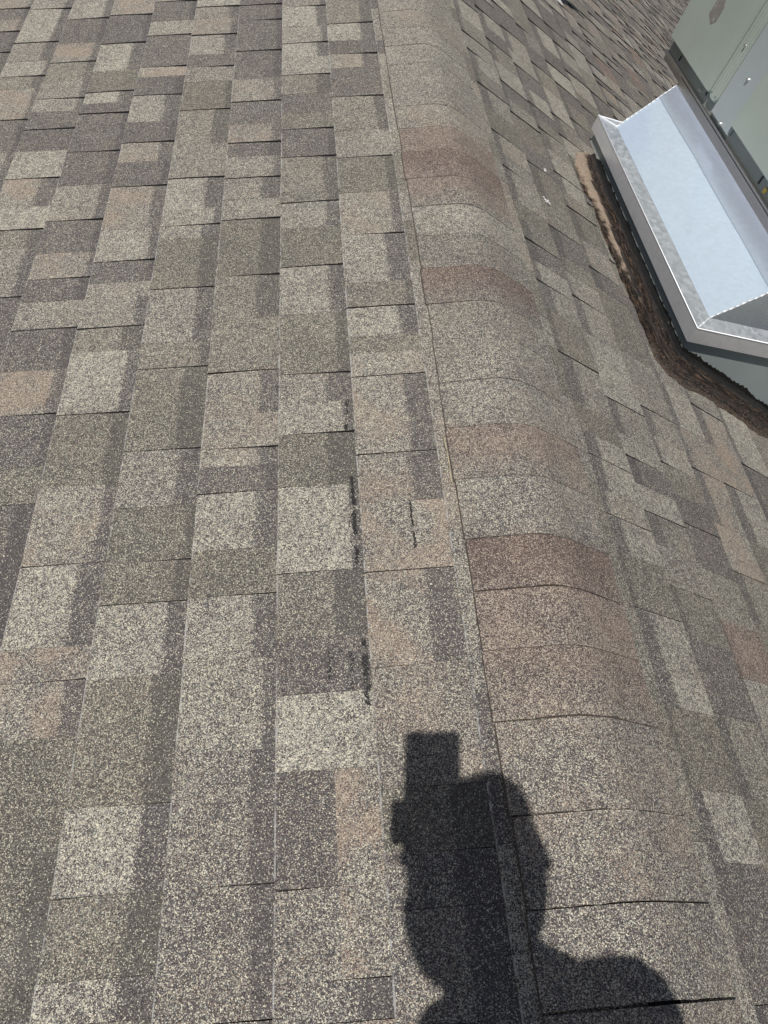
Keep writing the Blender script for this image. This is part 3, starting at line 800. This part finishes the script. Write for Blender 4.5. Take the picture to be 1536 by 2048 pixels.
# ------------------------------------------------------------------ the photographer, kneeling behind the camera, and the phone
def solid(name, caps, voxel, mat, parent=None, smooth_it=3):
    """one continuous skin from tapered limbs: list of (a, b, ra, rb)"""
    bm = bmesh.new()
    for a, b, ra, rb in caps:
        a, b = Vector(a), Vector(b); n = 14
        if (b - a).length > 1e-5: tube(bm, a, b, ra, rb, n)
        for p, r in ((a, ra), (b, rb)):
            g = bmesh.ops.create_icosphere(bm, subdivisions=2, radius=r)
            for v in g['verts']: v.co += p
    me = bpy.data.meshes.new(name + '_raw'); bm.to_mesh(me); bm.free()
    o = bpy.data.objects.new(name + '_raw', me); link(o)
    r = o.modifiers.new('r', 'REMESH'); r.mode = 'VOXEL'; r.voxel_size = voxel
    sm = o.modifiers.new('s', 'SMOOTH'); sm.iterations = smooth_it; sm.factor = .6
    dg = bpy.context.evaluated_depsgraph_get(); dg.update()
    me2 = bpy.data.meshes.new_from_object(o.evaluated_get(dg)); me2.name = name
    bpy.data.objects.remove(o)
    me2.materials.clear(); me2.materials.append(mat)
    for p in me2.polygons: p.use_smooth = True
    ob = link(bpy.data.objects.new(name, me2))
    if parent: ob.parent = parent; ob.matrix_parent_inverse = parent.matrix_world.inverted()
    return ob
t = NT('skin'); M_SKIN = t.set(Base_Color=(0.42, 0.24, 0.16), Roughness=0.55)
t = NT('hair'); M_HAIR = t.set(Base_Color=(0.03, 0.02, 0.015), Roughness=0.6)
t = NT('grey_shirt'); M_SHIRT = t.set(Base_Color=(0.12, 0.14, 0.18), Roughness=0.85)
t = NT('work_trousers'); M_TROU = t.set(Base_Color=(0.10, 0.085, 0.065), Roughness=0.9)
t = NT('boot_leather'); M_BOOT = t.set(Base_Color=(0.07, 0.045, 0.03), Roughness=0.6)
t = NT('phone_case'); M_PHONE = t.set(Base_Color=(0.02, 0.02, 0.022), Roughness=0.35)
def at(dx, dy, dz): return CAM + CX * dx + CY * dy + CZ * dz      # phone-side coordinates
PH = [  # pelvis, torso, neck
    ((-.62, -.50, .20), (-.61, -.49, .34), .125, .13), ((-.61, -.49, .34), (-.57, -.42, .60), .13, .135),
    ((-.57, -.42, .60), (-.545, -.345, .74), .130, .105),
    ((-.53, -.33, .75), (-.395, -.285, .785), .080, .066), ((-.53, -.268, .835), (-.44, -.290, .79), .048, .052), ((-.545, -.36, .75), (-.685, -.44, .765), .080, .062),
    ((-.540, -.285, .81), (-.612, -.215, .93), .060, .056)]
HEAD = [((-.645, -.195, .995), (-.660, -.195, 1.045), .083, .086), ((-.635, -.165, .955), (-.632, -.125, .945), .056, .043),
        ((-.652, -.112, .975), (-.652, -.096, .981), .028, .018), ((-.652, -.175, 1.06), (-.665, -.225, 1.06), .072, .076),
        ((-.652, -.086, .992), (-.651, -.076, .974), .008, .013)]
for sx_ in (-1, 1):
    HEAD.append(((-.648 + sx_ * .086, -.185, .995), (-.648 + sx_ * .090, -.192, 1.02), .012, .014))
RA = [((-.405, -.285, .785), (-.345, -.290, .55), .052, .042), ((-.345, -.290, .55), at(.040, -.152, .012), .040, .024)]
LA = [((-.685, -.44, .765), (-.82, -.46, .50), .052, .042), ((-.82, -.46, .50), (-.79, -.33, .27), .040, .026)]
LEG = [((-.55, -.50, .18), (-.48, -.26, -.10), .088, .062), ((-.48, -.26, -.10), (-.47, -.66, -.105), .058, .042),
       ((-.69, -.50, .18), (-.77, -.28, -.20), .088, .062), ((-.77, -.28, -.20), (-.74, -.68, -.195), .058, .042)]
def hand_phone():
    L = []; wr = at(.040, -.152, .012); pc = at(.006, -.118, -.020)
    L += [(wr, pc, .023, .020), (wr, at(.002, -.132, -.018), .022, .017), (pc, at(-.004, -.098, -.019), .018, .014), (pc, at(-.004, -.130, -.018), .018, .014)]
    for yy, ln, r in ((-.088, .0, 1.0), (-.103, .004, 1.05), (-.118, .003, 1.0), (-.132, -.005, .85)):
        a = at(-.010, yy - .002, -.0185); b = at(-.040, yy, -.0175); c = at(-.0680, yy + .002, -.0130); d_ = at(-.0700 , yy + .003, .0030 + ln)
        L += [(a, b, .0090 * r, .0085 * r), (b, c, .0085 * r, .0078 * r), (c, d_, .0078 * r, .0068 * r)]
    a = at(.026, -.124, -.004); b = at(.028, -.096, .006); c = at(.010, -.074, .0185)
    L += [(pc, a, .018, .012), (a, b, .0120, .0105), (b, c, .0105, .0085)]
    return L
def hand_rest():
    w0 = Vector((-.79, -.33, .27)); L = []
    dn = Vector((.04, .11, -.17)).normalized(); sd = Vector((1, -.2, .1)).normalized()
    pm = w0 + dn * .075
    L.append((w0, pm, .024, .024))
    for k, ln in enumerate((.062, .072, .068, .054)):
        o = sd * (.030 - .020 * k); r = .0088 - .0005 * (k == 3)
        a = w0 + dn * .07 + o; L += [(w0 + dn * .02 + o * .5, a, .014, .012), (a, a + dn * ln * .5, r, r * .95), (a + dn * ln * .5, a + dn * ln * .9 + Vector((0, -.2, -1)).normalized() * .012, r * .95, r * .8)]
    a = w0 + dn * .03 + sd * .026; L += [(w0 + dn * .02, a, .014, .012), (a, a + dn * .035 + sd * .020, .012, .0095), (a + dn * .035 + sd * .020, a + dn * .06 + sd * .020, .0095, .008)]
    return L
person = solid('person', PH + HEAD + RA + LA + LEG + hand_phone() + hand_rest() +
               [((-.47, -.66, -.105), (-.47, -.74, -.12), .04, .035), ((-.74, -.68, -.195), (-.74, -.76, -.21), .04, .035)], .0045, M_SKIN)
tag(person, 'person in a dark shirt kneeling on the roof and holding up a phone', 'person')
solid('shirt', [(a, b, ra + .010, rb + .010) for a, b, ra, rb in PH[:-1]] + [((-.545, -.33, .76), (-.56, -.295, .80), .080, .068)] +
      [(RA[0][0], Vector(RA[0][0]).lerp(Vector(RA[0][1]), .7), .066, .062), (LA[0][0], Vector(LA[0][0]).lerp(Vector(LA[0][1]), .7), .066, .062)], .008, M_SHIRT, person)
solid('trousers', [((-.62, -.50, .19), (-.62, -.49, .26), .142, .140)] + [(a, b, ra + .013, rb + .014) for a, b, ra, rb in LEG], .008, M_TROU, person)
solid('hair', [((-.655, -.205, 1.052), (-.670, -.250, 1.045), .087, .090), ((-.66, -.255, 1.01), (-.645, -.250, .965), .086, .070), ((-.655, -.165, 1.095), (-.668, -.21, 1.09), .060, .068)], .006, M_HAIR, person)
for x_, z_ in ((-.47, -.115), (-.74, -.205)):
    solid('boot', [((x_, -.70, z_ + .01), (x_, -.76, z_ - .0), .056, .054), ((x_, -.76, z_), (x_, -.80, z_ - .03 + .09), .05, .04), ((x_, -.76, z_ + .01), (x_, -.79, z_ + .01), .052, .05)], .006, M_BOOT, person)
for sx_ in (-1, 1):
    bm = bmesh.new(); g = bmesh.ops.create_uvsphere(bm, u_segments=12, v_segments=8, radius=.011)
    for v in g['verts']: v.co += Vector((-.651 + sx_ * .030, -.094, 1.006))
    mesh_obj('eye', bm, M_CHIP, None, True).parent = person
phone = empty('phone', at(-.0215, -.060, .008)); phone.matrix_world = Matrix.Translation(at(-.0215, -.060, .008)) @ Matrix((CX, CY, CZ)).transposed().to_4x4()
tag(phone, 'dark smartphone held upright in the right hand of the kneeling person', 'phone')
def local_obj(name, bm, mat, par):
    me = bpy.data.meshes.new(name); bm.to_mesh(me); bm.free(); me.materials.append(mat)
    o = link(bpy.data.objects.new(name, me)); o.parent = par; return o
bm = bmesh.new(); box(bm, (-.0385, -.078, -.0045), (.0385, .078, .0045))
vert = [e for e in bm.edges if abs(e.verts[0].co.z - e.verts[1].co.z) > .008]
bmesh.ops.bevel(bm, geom=vert, offset=.010, segments=5, affect='EDGES', profile=.5)
local_obj('phone_body', bm, M_PHONE, phone)
bm = bmesh.new(); box(bm, (-.035, -.074, .0046), (.035, .074, .0050))
t = NT('screen_glass'); local_obj('screen', bm, t.set(Base_Color=(0.01, 0.01, 0.012), Roughness=0.08), phone)
